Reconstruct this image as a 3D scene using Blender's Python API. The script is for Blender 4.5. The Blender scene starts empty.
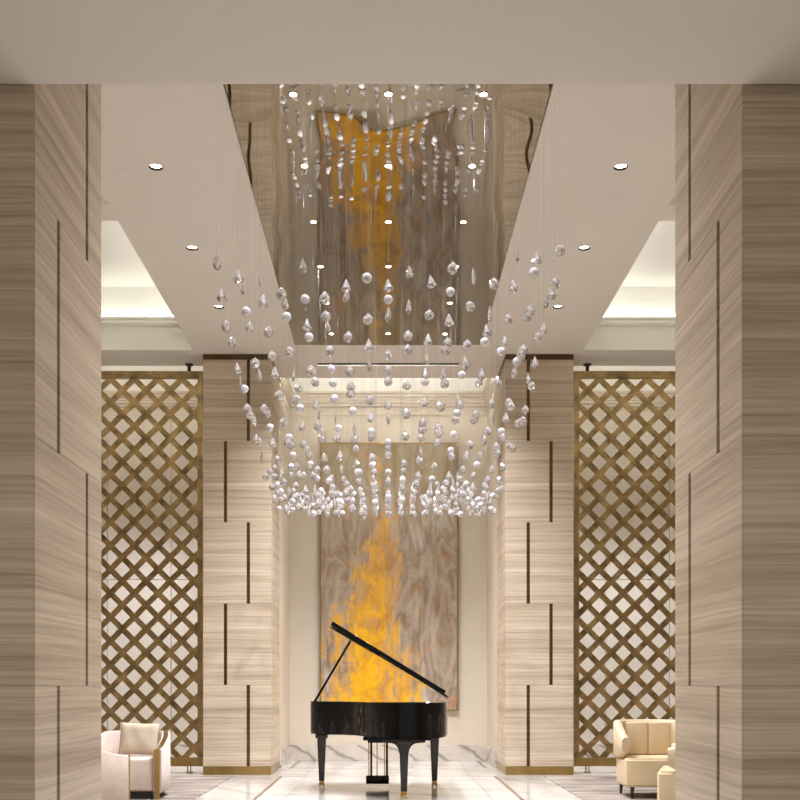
import bpy, bmesh, math, random
from mathutils import Vector, Matrix
R = random.Random(7)
PI = math.pi
scene = bpy.context.scene
COL = scene.collection
EYE = 1.15
CZ = 5.35          # ceiling height
F = 1074.0

# ------------------------------------------------------------------ helpers
def link(o):
    COL.objects.link(o); return o

def mk(name, bm, mats, parent=None, smooth=False):
    me = bpy.data.meshes.new(name)
    bmesh.ops.recalc_face_normals(bm, faces=bm.faces[:])
    bm.to_mesh(me); bm.free()
    if not isinstance(mats, (list, tuple)): mats = [mats]
    for m in mats: me.materials.append(m)
    if smooth:
        for p in me.polygons: p.use_smooth = True
        if smooth != 'all':
            try: me.set_sharp_from_angle(angle=math.radians(smooth if smooth > 1 else 35))
            except Exception: pass
    o = link(bpy.data.objects.new(name, me))
    if parent: o.parent = parent
    return o

def tag(o, label=None, cat=None, group=None, kind=None):
    if label: o['label'] = label
    if cat: o['category'] = cat
    if group: o['group'] = group
    if kind: o['kind'] = kind
    return o

def thing(name, label, cat, loc=(0, 0, 0), rz=0, group=None):
    o = link(bpy.data.objects.new(name, None))
    o.empty_display_size = .2
    o.location = loc; o.rotation_euler = (0, 0, rz)
    return tag(o, label, cat, group)

def struct(name, bm, mats, smooth=False, parent=None):
    o = mk(name, bm, mats, parent, smooth)
    if not parent: o['kind'] = 'structure'
    return o

def copy_tree(o, parent=None):
    c = link(o.copy()); c.parent = parent
    for ch in list(o.children): copy_tree(ch, c)
    return c

def box(bm, x0, x1, y0, y1, z0, z1, bev=0, seg=2, mi=0, M=None):
    vs = [bm.verts.new((x, y, z)) for x in (x0, x1) for y in (y0, y1) for z in (z0, z1)]
    idx = [(0,1,3,2),(4,6,7,5),(0,4,5,1),(2,3,7,6),(0,2,6,4),(1,5,7,3)]
    fs = [bm.faces.new([vs[i] for i in f]) for f in idx]
    for f in fs: f.material_index = mi
    if M is not None:
        for v in vs: v.co = M @ v.co
    if bev > 0:
        es = list({e for f in fs for e in f.edges})
        r = bmesh.ops.bevel(bm, geom=es, offset=bev, segments=seg, profile=.5, affect='EDGES')
        for f in r['faces']: f.material_index = mi
        return [f for f in fs if f.is_valid] + [f for f in r['faces']]
    return fs

def lathe(bm, prof, n=24, c=(0, 0, 0), cap=True, mi=0):
    rings = []
    for r, z in prof:
        rings.append([bm.verts.new((c[0] + r*math.cos(2*PI*i/n), c[1] + r*math.sin(2*PI*i/n), c[2] + z)) for i in range(n)])
    for a, b in zip(rings, rings[1:]):
        for i in range(n):
            f = bm.faces.new((a[i], a[(i+1) % n], b[(i+1) % n], b[i])); f.material_index = mi
    if cap:
        for rg in (rings[0], rings[-1]):
            try: bm.faces.new(rg).material_index = mi
            except Exception: pass

def tube(bm, p, q, r0, r1=None, n=10, mi=0):
    p, q = Vector(p), Vector(q); r1 = r0 if r1 is None else r1
    d = (q - p).normalized()
    a = d.orthogonal().normalized(); b = d.cross(a)
    A = [bm.verts.new(p + r0*(math.cos(2*PI*i/n)*a + math.sin(2*PI*i/n)*b)) for i in range(n)]
    B = [bm.verts.new(q + r1*(math.cos(2*PI*i/n)*a + math.sin(2*PI*i/n)*b)) for i in range(n)]
    for i in range(n):
        bm.faces.new((A[i], A[(i+1) % n], B[(i+1) % n], B[i])).material_index = mi
    bm.faces.new(A); bm.faces.new(B)

def prism(bm, pts, z0, z1, mi=0):
    """extrude a closed xy outline"""
    a = [bm.verts.new((x, y, z0)) for x, y in pts]
    b = [bm.verts.new((x, y, z1)) for x, y in pts]
    n = len(pts)
    for i in range(n): bm.faces.new((a[i], a[(i+1) % n], b[(i+1) % n], b[i])).material_index = mi
    bm.faces.new(a).material_index = mi; bm.faces.new(b).material_index = mi

def catmull(pts, n=8, closed=False):
    out = []
    m = len(pts)
    rng = range(m if closed else m-1)
    for i in rng:
        g = lambda k: Vector(pts[k % m]) if closed else Vector(pts[max(0, min(m-1, k))])
        p0, p1, p2, p3 = g(i-1), g(i), g(i+1), g(i+2)
        for s in range(n):
            t = s/n
            out.append(.5*((2*p1) + (p2-p0)*t + (2*p0-5*p1+4*p2-p3)*t*t + (3*p1-p0-3*p2+p3)*t**3))
    if not closed: out.append(Vector(pts[-1]))
    return out

# ------------------------------------------------------------------ materials
def nmat(name):
    m = bpy.data.materials.new(name); m.use_nodes = True
    nt = m.node_tree; b = nt.nodes['Principled BSDF']
    return m, nt, b

def N(nt, t, **kw):
    n = nt.nodes.new(t)
    for k, v in kw.items():
        if k in n.inputs: n.inputs[k].default_value = v
        else: setattr(n, k, v)
    return n

def ramp(nt, fac, stops, interp='LINEAR'):
    r = nt.nodes.new('ShaderNodeValToRGB'); r.color_ramp.interpolation = interp
    el = r.color_ramp.elements
    while len(el) < len(stops): el.new(.5)
    for e, (p, c) in zip(el, stops):
        e.position = p; e.color = (*c, 1) if len(c) == 3 else c
    nt.links.new(fac, r.inputs['Fac'])
    return r

def srgb(r, g, b):
    f = lambda c: (c/255/12.92) if c/255 <= .04045 else ((c/255+.055)/1.055)**2.4
    return (f(r), f(g), f(b))

def mapped(nt, scale=(1, 1, 1), attr_off=False):
    tc = N(nt, 'ShaderNodeTexCoord')
    mp = N(nt, 'ShaderNodeMapping'); mp.inputs['Scale'].default_value = scale
    nt.links.new(tc.outputs['Object'], mp.inputs['Vector'])
    if attr_off:
        at = N(nt, 'ShaderNodeAttribute'); at.attribute_name = 'rnd'
        sc = N(nt, 'ShaderNodeVectorMath', operation='SCALE'); sc.inputs['Scale'].default_value = 23.7
        nt.links.new(at.outputs['Color'], sc.inputs[0])
        nt.links.new(sc.outputs[0], mp.inputs['Location'])
        return mp.outputs['Vector'], at
    return mp.outputs['Vector']

def mix(nt, fac, a, b, blend='MIX'):
    m = N(nt, 'ShaderNodeMix', data_type='RGBA', blend_type=blend)
    for sock, v in ((m.inputs[0], fac), (m.inputs[6], a), (m.inputs[7], b)):
        if isinstance(v, (int, float)): sock.default_value = v
        elif isinstance(v, tuple): sock.default_value = (*v, 1) if len(v) == 3 else v
        else: nt.links.new(v, sock)
    return m.outputs[2]

def math_(nt, op, a, b=None, c=None, clamp=False):
    m = N(nt, 'ShaderNodeMath', operation=op); m.use_clamp = clamp
    for i, v in enumerate((a, b, c)):
        if v is None: continue
        if isinstance(v, (int, float)): m.inputs[i].default_value = v
        else: nt.links.new(v, m.inputs[i])
    return m.outputs[0]

def noise(nt, vec, scale=1, detail=4, rough=.5, dist=0):
    n = N(nt, 'ShaderNodeTexNoise', Scale=scale, Detail=detail, Roughness=rough, Distortion=dist)
    nt.links.new(vec, n.inputs['Vector'])
    return n.outputs['Fac']

def bump(nt, b, h, dist=.002, strength=.5):
    n = N(nt, 'ShaderNodeBump', Strength=strength, Distance=dist)
    nt.links.new(h, n.inputs['Height']); nt.links.new(n.outputs['Normal'], b.inputs['Normal'])

def plain(name, col, rough=.6, metal=0, spec=.5, coat=0, var=.04, vs=6):
    m, nt, b = nmat(name)
    v = mapped(nt)
    f = noise(nt, v, vs, 3)
    lo = tuple(c*(1-var) for c in col); hi = tuple(min(1, c*(1+var)) for c in col)
    r = ramp(nt, f, [(.3, lo), (.7, hi)])
    nt.links.new(r.outputs['Color'], b.inputs['Base Color'])
    b.inputs['Roughness'].default_value = rough; b.inputs['Metallic'].default_value = metal
    b.inputs['Specular IOR Level'].default_value = spec; b.inputs['Coat Weight'].default_value = coat
    return m

def stone_mat():
    m, nt, b = nmat('wood_vein_marble')
    v, at = mapped(nt, (.22, .22, 12), True)
    vw, _ = mapped(nt, (.5, .5, 1.2), True)
    warp = noise(nt, vw, 1.4, 3)
    cx = N(nt, 'ShaderNodeCombineXYZ')
    w2 = math_(nt, 'MULTIPLY', warp, .7)
    nt.links.new(w2, cx.inputs['Z'])
    ad = N(nt, 'ShaderNodeVectorMath', operation='ADD')
    nt.links.new(v, ad.inputs[0]); nt.links.new(cx.outputs[0], ad.inputs[1])
    n1 = noise(nt, ad.outputs[0], 1.0, 6, .62)
    sc = N(nt, 'ShaderNodeVectorMath', operation='MULTIPLY'); sc.inputs[1].default_value = (1.6, 1.6, 6)
    nt.links.new(ad.outputs[0], sc.inputs[0])
    n2 = noise(nt, sc.outputs[0], 1.0, 5, .6)
    c1 = ramp(nt, n1, [(.25, srgb(158, 139, 116)), (.42, srgb(192, 174, 150)), (.58, srgb(208, 191, 168)), (.78, srgb(220, 206, 185))])
    c2 = ramp(nt, n2, [(.3, (.72, .70, .67)), (.5, (.95, .95, .94)), (.7, (1.1, 1.1, 1.1))])
    c = mix(nt, .75, c1.outputs['Color'], c2.outputs['Color'], 'MULTIPLY')
    fine = noise(nt, mapped(nt, (1.2, 1.2, 60), True)[0], 1, 3, .6)
    c3 = ramp(nt, fine, [(.36, (.80, .78, .75)), (.5, (1, 1, 1)), (.7, (1.05, 1.05, 1.05))])
    c = mix(nt, .8, c, c3.outputs['Color'], 'MULTIPLY')
    sep = N(nt, 'ShaderNodeSeparateColor'); nt.links.new(at.outputs['Color'], sep.inputs[0])
    g = N(nt, 'ShaderNodeMapRange'); g.inputs['To Min'].default_value = .86; g.inputs['To Max'].default_value = 1.06
    nt.links.new(sep.outputs[1], g.inputs['Value'])
    hv = N(nt, 'ShaderNodeHueSaturation'); nt.links.new(c, hv.inputs['Color']); nt.links.new(g.outputs[0], hv.inputs['Value'])
    nt.links.new(hv.outputs[0], b.inputs['Base Color'])
    b.inputs['Roughness'].default_value = .42
    return m

def marble_mat(name, c_lo, c_hi, vein, sc=(1, 1, 1), tile=None, rough=.1, vein_amt=.6, vd=6):
    m, nt, b = nmat(name)
    v = mapped(nt, sc)
    f = noise(nt, v, 1.3, 7, .6, .6)
    base = ramp(nt, f, [(.3, c_lo), (.65, c_hi)]).outputs['Color']
    w = N(nt, 'ShaderNodeTexWave', Scale=.55, Distortion=vd, Detail=5); w.inputs['Detail Scale'].default_value = 1.3
    w.bands_direction = 'DIAGONAL'
    nt.links.new(v, w.inputs['Vector'])
    vr = ramp(nt, w.outputs['Fac'], [(0, (1, 1, 1)), (.06, (.35, .35, .35)), (.2, (0, 0, 0))])
    fac = math_(nt, 'MULTIPLY', N_rgb(nt, vr.outputs['Color']), vein_amt)
    c = mix(nt, fac, base, vein)
    if tile:
        br = N(nt, 'ShaderNodeTexBrick'); br.offset = 0
        br.inputs['Scale'].default_value = 1; br.inputs['Brick Width'].default_value = tile[0]; br.inputs['Row Height'].default_value = tile[1]
        br.inputs['Mortar Size'].default_value = .004
        br.inputs['Color1'].default_value = (1, 1, 1, 1); br.inputs['Color2'].default_value = (.93, .93, .93, 1); br.inputs['Mortar'].default_value = (.6, .57, .53, 1)
        nt.links.new(mapped(nt), br.inputs['Vector'])
        c = mix(nt, 1.0, c, br.outputs['Color'], 'MULTIPLY')
    nt.links.new(c, b.inputs['Base Color'])
    b.inputs['Roughness'].default_value = rough
    return m

def N_rgb(nt, col):
    n = N(nt, 'ShaderNodeRGBToBW'); nt.links.new(col, n.inputs[0]); return n.outputs[0]

def brass_mat(name, col, rough=.32, dark=.5, stretch=(3, 3, 3)):
    m, nt, b = nmat(name)
    v = mapped(nt, stretch)
    f = noise(nt, v, 1.5, 4)
    r = ramp(nt, f, [(.3, tuple(c*dark for c in col)), (.65, col)])
    nt.links.new(r.outputs['Color'], b.inputs['Base Color'])
    b.inputs['Metallic'].default_value = .92; b.inputs['Roughness'].default_value = rough
    return m

def emis(name, col, s):
    m, nt, b = nmat(name)
    b.inputs['Base Color'].default_value = (*col, 1)
    b.inputs['Emission Color'].default_value = (*col, 1); b.inputs['Emission Strength'].default_value = s
    return m

def fabric(name, col, rough=.85, weave=260, var=.08):
    m, nt, b = nmat(name)
    v = mapped(nt)
    f = noise(nt, v, 9, 4); g = noise(nt, v, weave, 2)
    r = ramp(nt, f, [(.3, tuple(c*(1-var) for c in col)), (.7, tuple(c*(1+var) for c in col))])
    nt.links.new(r.outputs['Color'], b.inputs['Base Color'])
    b.inputs['Roughness'].default_value = rough
    b.inputs['Sheen Weight'].default_value = .25
    bump(nt, b, g, .001, .5)
    return m

def leather(name, col):
    m, nt, b = nmat(name)
    v = mapped(nt)
    f = noise(nt, v, 5, 4)
    vo = N(nt, 'ShaderNodeTexVoronoi', Scale=220); nt.links.new(v, vo.inputs['Vector'])
    r = ramp(nt, f, [(.3, tuple(c*.93 for c in col)), (.7, tuple(c*1.05 for c in col))])
    nt.links.new(r.outputs['Color'], b.inputs['Base Color'])
    b.inputs['Roughness'].default_value = .5
    bump(nt, b, vo.outputs['Distance'], .0008, .4)
    return m

def glass_mat(name, white, rough=.02):
    m, nt, b = nmat(name)
    v = mapped(nt)
    f = noise(nt, v, 40, 2)
    r = ramp(nt, f, [(.3, (.97, .95, .97)), (.7, (1, .99, 1))])
    nt.links.new(r.outputs['Color'], b.inputs['Base Color'])
    b.inputs['Transmission Weight'].default_value = 1 - white
    b.inputs['Roughness'].default_value = rough
    b.inputs['IOR'].default_value = 1.52
    b.inputs['Specular IOR Level'].default_value = .8
    return m

def painting_mat():
    m, nt, b = nmat('abstract_paint')
    tc = N(nt, 'ShaderNodeTexCoord')
    sp = N(nt, 'ShaderNodeSeparateXYZ'); nt.links.new(tc.outputs['Object'], sp.inputs[0])
    u = math_(nt, 'DIVIDE', math_(nt, 'ADD', sp.outputs['X'], 1.04), 2.08)
    vv = math_(nt, 'DIVIDE', sp.outputs['Z'], 4.03)
    v1 = mapped(nt, (3.0, 1, 1.0)); v2 = mapped(nt, (7, 1, 1.2)); v3 = mapped(nt, (3.4, 1, 3.0)); v4 = mapped(nt, (16, 1, 5))
    n1 = noise(nt, v1, 1, 6, .6, .5); n2 = noise(nt, v2, 1, 5, .62, .3); n3 = noise(nt, v3, 1, 6, .65, .8); n4 = noise(nt, v4, 1, 4, .6)
    # greys and browns, patchy, dripping downwards
    base = ramp(nt, n1, [(.32, srgb(92, 70, 50)), (.42, srgb(156, 136, 112)), (.49, srgb(184, 172, 156)), (.56, srgb(138, 116, 92)), (.68, srgb(204, 200, 192))]).outputs['Color']
    t2 = ramp(nt, n2, [(.3, srgb(118, 90, 62)), (.5, srgb(168, 150, 130)), (.68, srgb(196, 182, 164))]).outputs['Color']
    base = mix(nt, .4, base, t2)
    olive = ramp(nt, vv, [(.6, (0, 0, 0)), (1, (1, 1, 1))]).outputs['Color']
    base = mix(nt, math_(nt, 'MULTIPLY', N_rgb(nt, olive), .35), base, srgb(170, 158, 108))
    # pale orange wisps
    wz = ramp(nt, n3, [(.56, (0, 0, 0)), (.68, (1, 1, 1))]).outputs['Color']
    base = mix(nt, math_(nt, 'MULTIPLY', N_rgb(nt, wz), .45), base, srgb(206, 140, 70))
    # the yellow drip: centre line and half width change with height
    wr = ramp(nt, vv, [(0, (.50,)*3), (.18, (.46,)*3), (.38, (.32,)*3), (.52, (.20,)*3), (.68, (.13,)*3), (.86, (.06,)*3), (1, (0,)*3)]).outputs['Color']
    w = N_rgb(nt, wr)
    cr = ramp(nt, vv, [(0, (.38,)*3), (.27, (.34,)*3), (.42, (.39,)*3), (.6, (.44,)*3), (.75, (.46,)*3), (1, (.40,)*3)]).outputs['Color']
    cu = N_rgb(nt, cr)
    uu = math_(nt, 'ADD', u, math_(nt, 'MULTIPLY', math_(nt, 'SUBTRACT', n3, .5), .22))
    d = math_(nt, 'ABSOLUTE', math_(nt, 'SUBTRACT', uu, cu))
    s = math_(nt, 'SUBTRACT', w, d)
    amp = N_rgb(nt, ramp(nt, vv, [(0, (1, 1, 1)), (.25, (.95,)*3), (.55, (.42,)*3), (1, (.35,)*3)]).outputs['Color'])
    nz = math_(nt, 'ADD', math_(nt, 'MULTIPLY', math_(nt, 'SUBTRACT', n2, .5), 3.6), math_(nt, 'MULTIPLY', math_(nt, 'SUBTRACT', n3, .5), 2.4))
    s = math_(nt, 'ADD', math_(nt, 'MULTIPLY', s, 3.2), math_(nt, 'MULTIPLY', nz, amp))
    s = math_(nt, 'SUBTRACT', s, math_(nt, 'MULTIPLY', math_(nt, 'SUBTRACT', amp, .35), .62))
    s = math_(nt, 'ADD', s, math_(nt, 'MULTIPLY', math_(nt, 'SUBTRACT', n4, .5), 1.2))
    fr = ramp(nt, s, [(.03, (0, 0, 0)), (.3, (.5,)*3), (.95, (.96,)*3)]).outputs['Color']
    fm = N_rgb(nt, fr)
    yel = ramp(nt, n3, [(.3, srgb(190, 122, 6)), (.45, srgb(222, 160, 4)), (.6, srgb(240, 180, 10)), (.75, srgb(238, 190, 70))]).outputs['Color']
    c = mix(nt, fm, base, yel)
    nt.links.new(c, b.inputs['Base Color'])
    b.inputs['Roughness'].default_value = .7; b.inputs['Specular IOR Level'].default_value = .2
    bump(nt, b, n4, .003, .4)
    return m

def rug_mat():
    m, nt, b = nmat('streaked_rug')
    v = mapped(nt, (.9, 5, 1)); v2 = mapped(nt, (3, 16, 1))
    n1 = noise(nt, v, 1.0, 6, .62, .6); n2 = noise(nt, v2, 1, 3)
    base = ramp(nt, n1, [(.34, srgb(112, 100, 90)), (.46, srgb(144, 132, 119)), (.56, srgb(166, 155, 142)), (.68, srgb(196, 187, 176))]).outputs['Color']
    t = ramp(nt, n2, [(.35, (.82,)*3), (.65, (1.06,)*3)]).outputs['Color']
    nt.links.new(mix(nt, .8, base, t, 'MULTIPLY'), b.inputs['Base Color'])
    b.inputs['Roughness'].default_value = .8
    bump(nt, b, noise(nt, mapped(nt), 300, 2), .002, .5)
    return m

def mirror_mat():
    m, nt, b = nmat('bronze_mirror')
    v = mapped(nt, (1, 1, 1)); f = noise(nt, v, .6, 2)
    r = ramp(nt, f, [(.3, (.35, .32, .265)), (.7, (.385, .35, .29))])
    nt.links.new(r.outputs['Color'], b.inputs['Base Color'])
    b.inputs['Metallic'].default_value = 1; b.inputs['Roughness'].default_value = .0
    return m

STONE = stone_mat()
CEIL = plain('ceiling_paint', srgb(226, 218, 206), .8, var=.015, vs=1)
COVE = plain('cove_paint', srgb(240, 237, 228), .8, var=.01, vs=1)
WALLP = plain('beige_wallcovering', srgb(214, 203, 184), .7, var=.02, vs=2)
WALLG = plain('pale_wall_panel', srgb(212, 204, 190), .55, var=.02, vs=2)
MARW = marble_mat('white_marble', srgb(212, 206, 198), srgb(242, 238, 232), srgb(140, 130, 118), (.7, 1.6, 1), (1.04, .8), .09, .22)
MARL = marble_mat('light_marble', srgb(204, 197, 187), srgb(236, 231, 222), srgb(140, 128, 112), (.8, .8, 1), (1.04, 1.04), .12, .3)
MARB = marble_mat('veined_marble_skirting', srgb(192, 184, 172), srgb(216, 208, 196), srgb(96, 84, 70), (2.2, 1, 3.4), None, .2, .6, 4)
MARBR = plain('brown_marble_inlay', srgb(128, 108, 90), .15, var=.12)
BRASS = brass_mat('aged_brass', srgb(176, 148, 92), .3, .72)
LATT = brass_mat('bronze_lattice_metal', srgb(186, 158, 112), .34, .42, (4.2, 4.2, 4.2))  # dark blotches in the metal colour stand in for shading between woven strips
BRONZE = brass_mat('dark_bronze', srgb(116, 92, 60), .4, .6)
DARK = plain('black_metal', (.02, .018, .016), .4)
MATTE = plain('matt_black_baffle', (.012, .011, .010), 1.0, spec=0)
BLACK = plain('piano_lacquer', (.003, .0028, .0028), .03, spec=.22)
BLACKW = plain('polished_dark_wood', srgb(44, 33, 30), .12, spec=.35, var=.25, vs=14)
GOLD = brass_mat('polished_brass', srgb(226, 186, 110), .18, .85)
IRON = brass_mat('gilded_iron', srgb(150, 112, 56), .6, .8)
SPRUCE = plain('spruce_board', srgb(196, 150, 92), .4)
IVORY = plain('ivory_white', (.85, .83, .78), .2)
EBONY = plain('ebony_black', (.012, .012, .012), .3)
FAB = fabric('pale_bouclé'.replace('é', 'e'), srgb(214, 196, 182))
PILL = fabric('linen_cushion', srgb(192, 177, 154), .9, 180)
LEATH = leather('cream_leather', srgb(206, 184, 148))
LED = emis('warm_led', (.98, 1, 1), 1)
LED.node_tree.nodes['Principled BSDF'].inputs['Emission Strength'].default_value = 13
LAMP = emis('downlight_lamp', (1, .93, .84), 30)
BALLG = glass_mat('milky_crystal', .42, .05)
CLEAR = glass_mat('cut_crystal', .14, .0)
MIRROR = mirror_mat()
PAINT = painting_mat()
RUG = rug_mat()
WIRE = plain('steel_wire', (.36, .34, .32), .3, metal=.8)

# ------------------------------------------------------------------ the room
XI = 1.49          # aisle half width (pillars' inner faces)
DB = 16.2          # back wall
# floor
bm = bmesh.new()
def fq(x0, x1, y0, y1, mi, z=0):
    vs = [bm.verts.new(p) for p in ((x0, y0, z), (x1, y0, z), (x1, y1, z), (x0, y1, z))]
    bm.faces.new(vs).material_index = mi
fq(-1.32, 1.32, -3, 13.44, 0)
for s in (-1, 1):
    a = sorted((s*1.32, s*1.36)); fq(a[0], a[1], -3, 13.47, 2)
    a = sorted((s*1.36, s*5.2)); fq(a[0], a[1], -3, 13.47, 1)
fq(-1.32, 1.32, 13.44, 13.47, 2)
fq(-5.2, 5.2, 13.47, 14.72, 1)
fq(-1.36, 1.36, 14.72, 14.75, 2); fq(-5.2, -1.36, 14.72, 14.75, 1); fq(1.36, 5.2, 14.72, 14.75, 1)
for s in (-1, 1):
    a = sorted((s*1.32, s*1.36)); fq(a[0], a[1], 14.75, DB, 2)
    a = sorted((s*1.36, s*5.2)); fq(a[0], a[1], 14.75, DB, 1)
fq(-1.32, 1.32, 14.75, DB, 0)
# underside so the slab has thickness
vs = [bm.verts.new(p) for p in ((-5.2, -3, -.12), (5.2, -3, -.12), (5.2, DB, -.12), (-5.2, DB, -.12))]; bm.faces.new(vs).material_index = 1
fl = struct('floor', bm, [MARW, MARL, MARBR])

# rugs under the seats
def rug(x0, x1, side):
    bm = bmesh.new(); box(bm, x0, x1, 7.0, 13.45, .0, .012, .004, 1)
    o = mk('rug', bm, RUG)
    tag(o, 'grey-beige streaked rug on the marble floor under the ' + side, 'rug')
rug(-4.6, -1.935, 'pink-beige barrel armchairs at left')
rug(1.935, 4.6, 'cream leather armchairs at right')

# ceiling strips with true lamp holes
LR = .053
def strip(bm, x0, x1, y0, y1, z, xc=None, lamps=()):
    if xc is None:
        fs = [(x0, x1, y0, y1)]
    else:
        h = .1; fs = []; y = y0
        for l in lamps:
            fs.append((x0, x1, y, l-h)); fs += [(x0, xc-h, l-h, l+h), (xc+h, x1, l-h, l+h)]
            n = 24
            sq = []; ci = []
            for i in range(n):
                a = 2*PI*i/n; c, s = math.cos(a), math.sin(a); k = h/max(abs(c), abs(s))
                sq.append(bm.verts.new((xc+c*k, l+s*k, z))); ci.append(bm.verts.new((xc+c*LR, l+s*LR, z)))
            for i in range(n):
                bm.faces.new((sq[i], sq[(i+1) % n], ci[(i+1) % n], ci[i]))
            y = l+h
        fs.append((x0, x1, y, y1))
    for a, b, c, d in fs:
        bm.faces.new([bm.verts.new(p) for p in ((a, c, z), (b, c, z), (b, d, z), (a, d, z))])
SIDE_L = [8.72, 10.34, 11.95]
MW = 1.158; MY0, MY1 = 6.2, 13.3
CX = 2.45
bm = bmesh.new()
for s in (-1, 1):
    a, b_ = sorted((s*MW, s*CX))
    strip(bm, a, b_, 4.2, 14.16, CZ, s*1.887, SIDE_L)
strip(bm, -MW, MW, 4.2, MY0, CZ); strip(bm, -MW, MW, MY1, 14.03, CZ)
# band behind the mirror with a slot diffuser opening
strip(bm, -MW, -.93, 14.03, 14.16, CZ); strip(bm, .93, MW, 14.03, 14.16, CZ)
strip(bm, -MW, MW, 14.16, 14.72, CZ)
for s in (-1, 1):
    a, b_ = sorted((s*MW, s*2.36)); strip(bm, a, b_, 14.16, 14.72, CZ)
    for (y0, y1) in ((4.2, 5.9), (9.4, 9.73), (13.5, 14.16)):
        a, b_ = sorted((s*CX, s*4.7)); strip(bm, a, b_, y0, y1, CZ)
    a, b_ = sorted((s*4.7, s*5.2)); strip(bm, a, b_, 4.2, 14.16, CZ)
# edges: fascia of the rear raised recess, mirror pocket
box(bm, -2.36, 2.36, 14.70, 14.72, CZ+.003, 5.385)
for s in (-1, 1):
    a, b_ = sorted((s*2.36, s*5.2)); box(bm, a, b_, 14.14, 14.16, CZ+.003, 5.45)
    a, b_ = sorted((s*2.34, s*2.36)); box(bm, a, b_, 14.16, 14.72, CZ+.003, 5.45)
    a, b_ = sorted((s*MW, s*(MW+.01))); box(bm, a, b_, MY0, MY1, CZ+.003, CZ+.12)
box(bm, -MW, MW, MY0-.01, MY0, CZ+.003, CZ+.12)
ceiling = struct('ceiling', bm, [CEIL])
# lining above everything, slightly higher than the recesses
bm = bmesh.new()
RZ = 6.15
box(bm, -5.2, 5.2, 14.0, DB, RZ, RZ+.05)                 # raised rear recess
box(bm, -5.2, 5.2, 14.0, 14.05, 5.45, RZ)
struct('ceiling.001', bm, [COVE])
# side coves
def cove(s, y0, y1):
    bm = bmesh.new()
    x0, x1 = sorted((s*CX, s*4.7))
    top = 6.15
    box(bm, x0-.03, x1+.03, y0-.03, y1+.03, top, top+.03)
    box(bm, x0-.03, x0, y0-.03, y1+.03, CZ+.003, top); box(bm, x1, x1+.03, y0-.03, y1+.03, CZ+.003, top)
    box(bm, x0, x1, y0-.03, y0, CZ+.003, top); box(bm, x0, x1, y1, y1+.03, CZ+.003, top)
    z0, z1, p = 5.66, 5.70, .11
    for k, (zz0, zz1, pp) in enumerate(((z0, z1, p), (z1, z1+.035, p+.03))):
        box(bm, x0, x1, y1-pp, y1, zz0, zz1, .008); box(bm, x0, x1, y0, y0+pp, zz0, zz1, .008)
        box(bm, x0, x0+pp, y0+pp, y1-pp, zz0, zz1, .008); box(bm, x1-pp, x1, y0+pp, y1-pp, zz0, zz1, .008)
    c = struct('ceiling.002', bm, [COVE])
    bm = bmesh.new(); z = z1+.036
    box(bm, x0+.1, x1-.1, y1-.11, y1-.09, z, z+.012); box(bm, x0+.1, x1-.1, y0+.09, y0+.11, z, z+.012)
    box(bm, x0+.09, x0+.11, y0+.12, y1-.12, z, z+.012); box(bm, x1-.11, x1-.09, y0+.12, y1-.12, z, z+.012)
    mk('led_strip', bm, LED, c)
for s in (-1, 1):
    cove(s, 5.9, 9.4); cove(s, 9.73, 13.5)

# rear recess led behind the slab edge, shining on the wall and cornice
LED2 = emis('warm_led_cove', (1, 1, 1), 65)
bm = bmesh.new()
box(bm, -2.3, 2.3, 14.66, 14.69, 5.40, 5.425)
for s in (-1, 1):
    a, b_ = sorted((s*2.4, s*5.1)); box(bm, a, b_, 14.11, 14.13, 5.46, 5.48)
mk('led_strip', bm, LED2, ceiling)
# slot diffuser
bm = bmesh.new()
box(bm, -.93, .93, 14.03, 14.16, 5.37, 5.38); box(bm, -.93, .93, 14.07, 14.075, 5.352, 5.37); box(bm, -.93, .93, 14.115, 14.12, 5.352, 5.37)
o = mk('slot_diffuser', bm, DARK); tag(o, 'long thin dark slot diffuser in the ceiling beam before the painting niche', 'air vent')

# stretched mirror film: gently sagging and rippled
bm = bmesh.new()
nx, ny = 70, 200
def mz(x, y):
    e = min(1, (MW-abs(x))/.05)
    z = CZ + .002 + (.0027)*max(0, 10.6-y)**2
    z += .0008*math.sin(6.3*y+.8+1.2*math.sin(1.9*x+2)) + .0004*math.sin(10.3*y+2.2*math.sin(2.6*x))*math.cos(3.1*x+.5)
    z += .0016*math.sin(5.2*x+1.7*math.sin(2.3*y)+.7)*math.cos(2.7*y+.4)
    return z
grid = [[bm.verts.new((-MW+2*MW*i/nx, MY0+(MY1-MY0)*j/ny, mz(-MW+2*MW*i/nx, MY0+(MY1-MY0)*j/ny))) for i in range(nx+1)] for j in range(ny+1)]
for j in range(ny):
    for i in range(nx): bm.faces.new((grid[j][i], grid[j+1][i], grid[j+1][i+1], grid[j][i+1]))
mir = mk('mirror_panel', bm, MIRROR, ceiling, 'all'); mir['label'] = 'bronze-tinted rippled mirror panel'
# thin top lid over the mirror so no light leaks
# low soffit over the camera and its fascia
bm = bmesh.new()
HS = 2.477 + EYE
box(bm, -5.2, 5.2, -3, 4.43, HS, HS+.1)
box(bm, -5.2, 5.2, 4.18, 4.43, HS+.1, CZ+.05)
struct('ceiling.003', bm, [CEIL])

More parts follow.
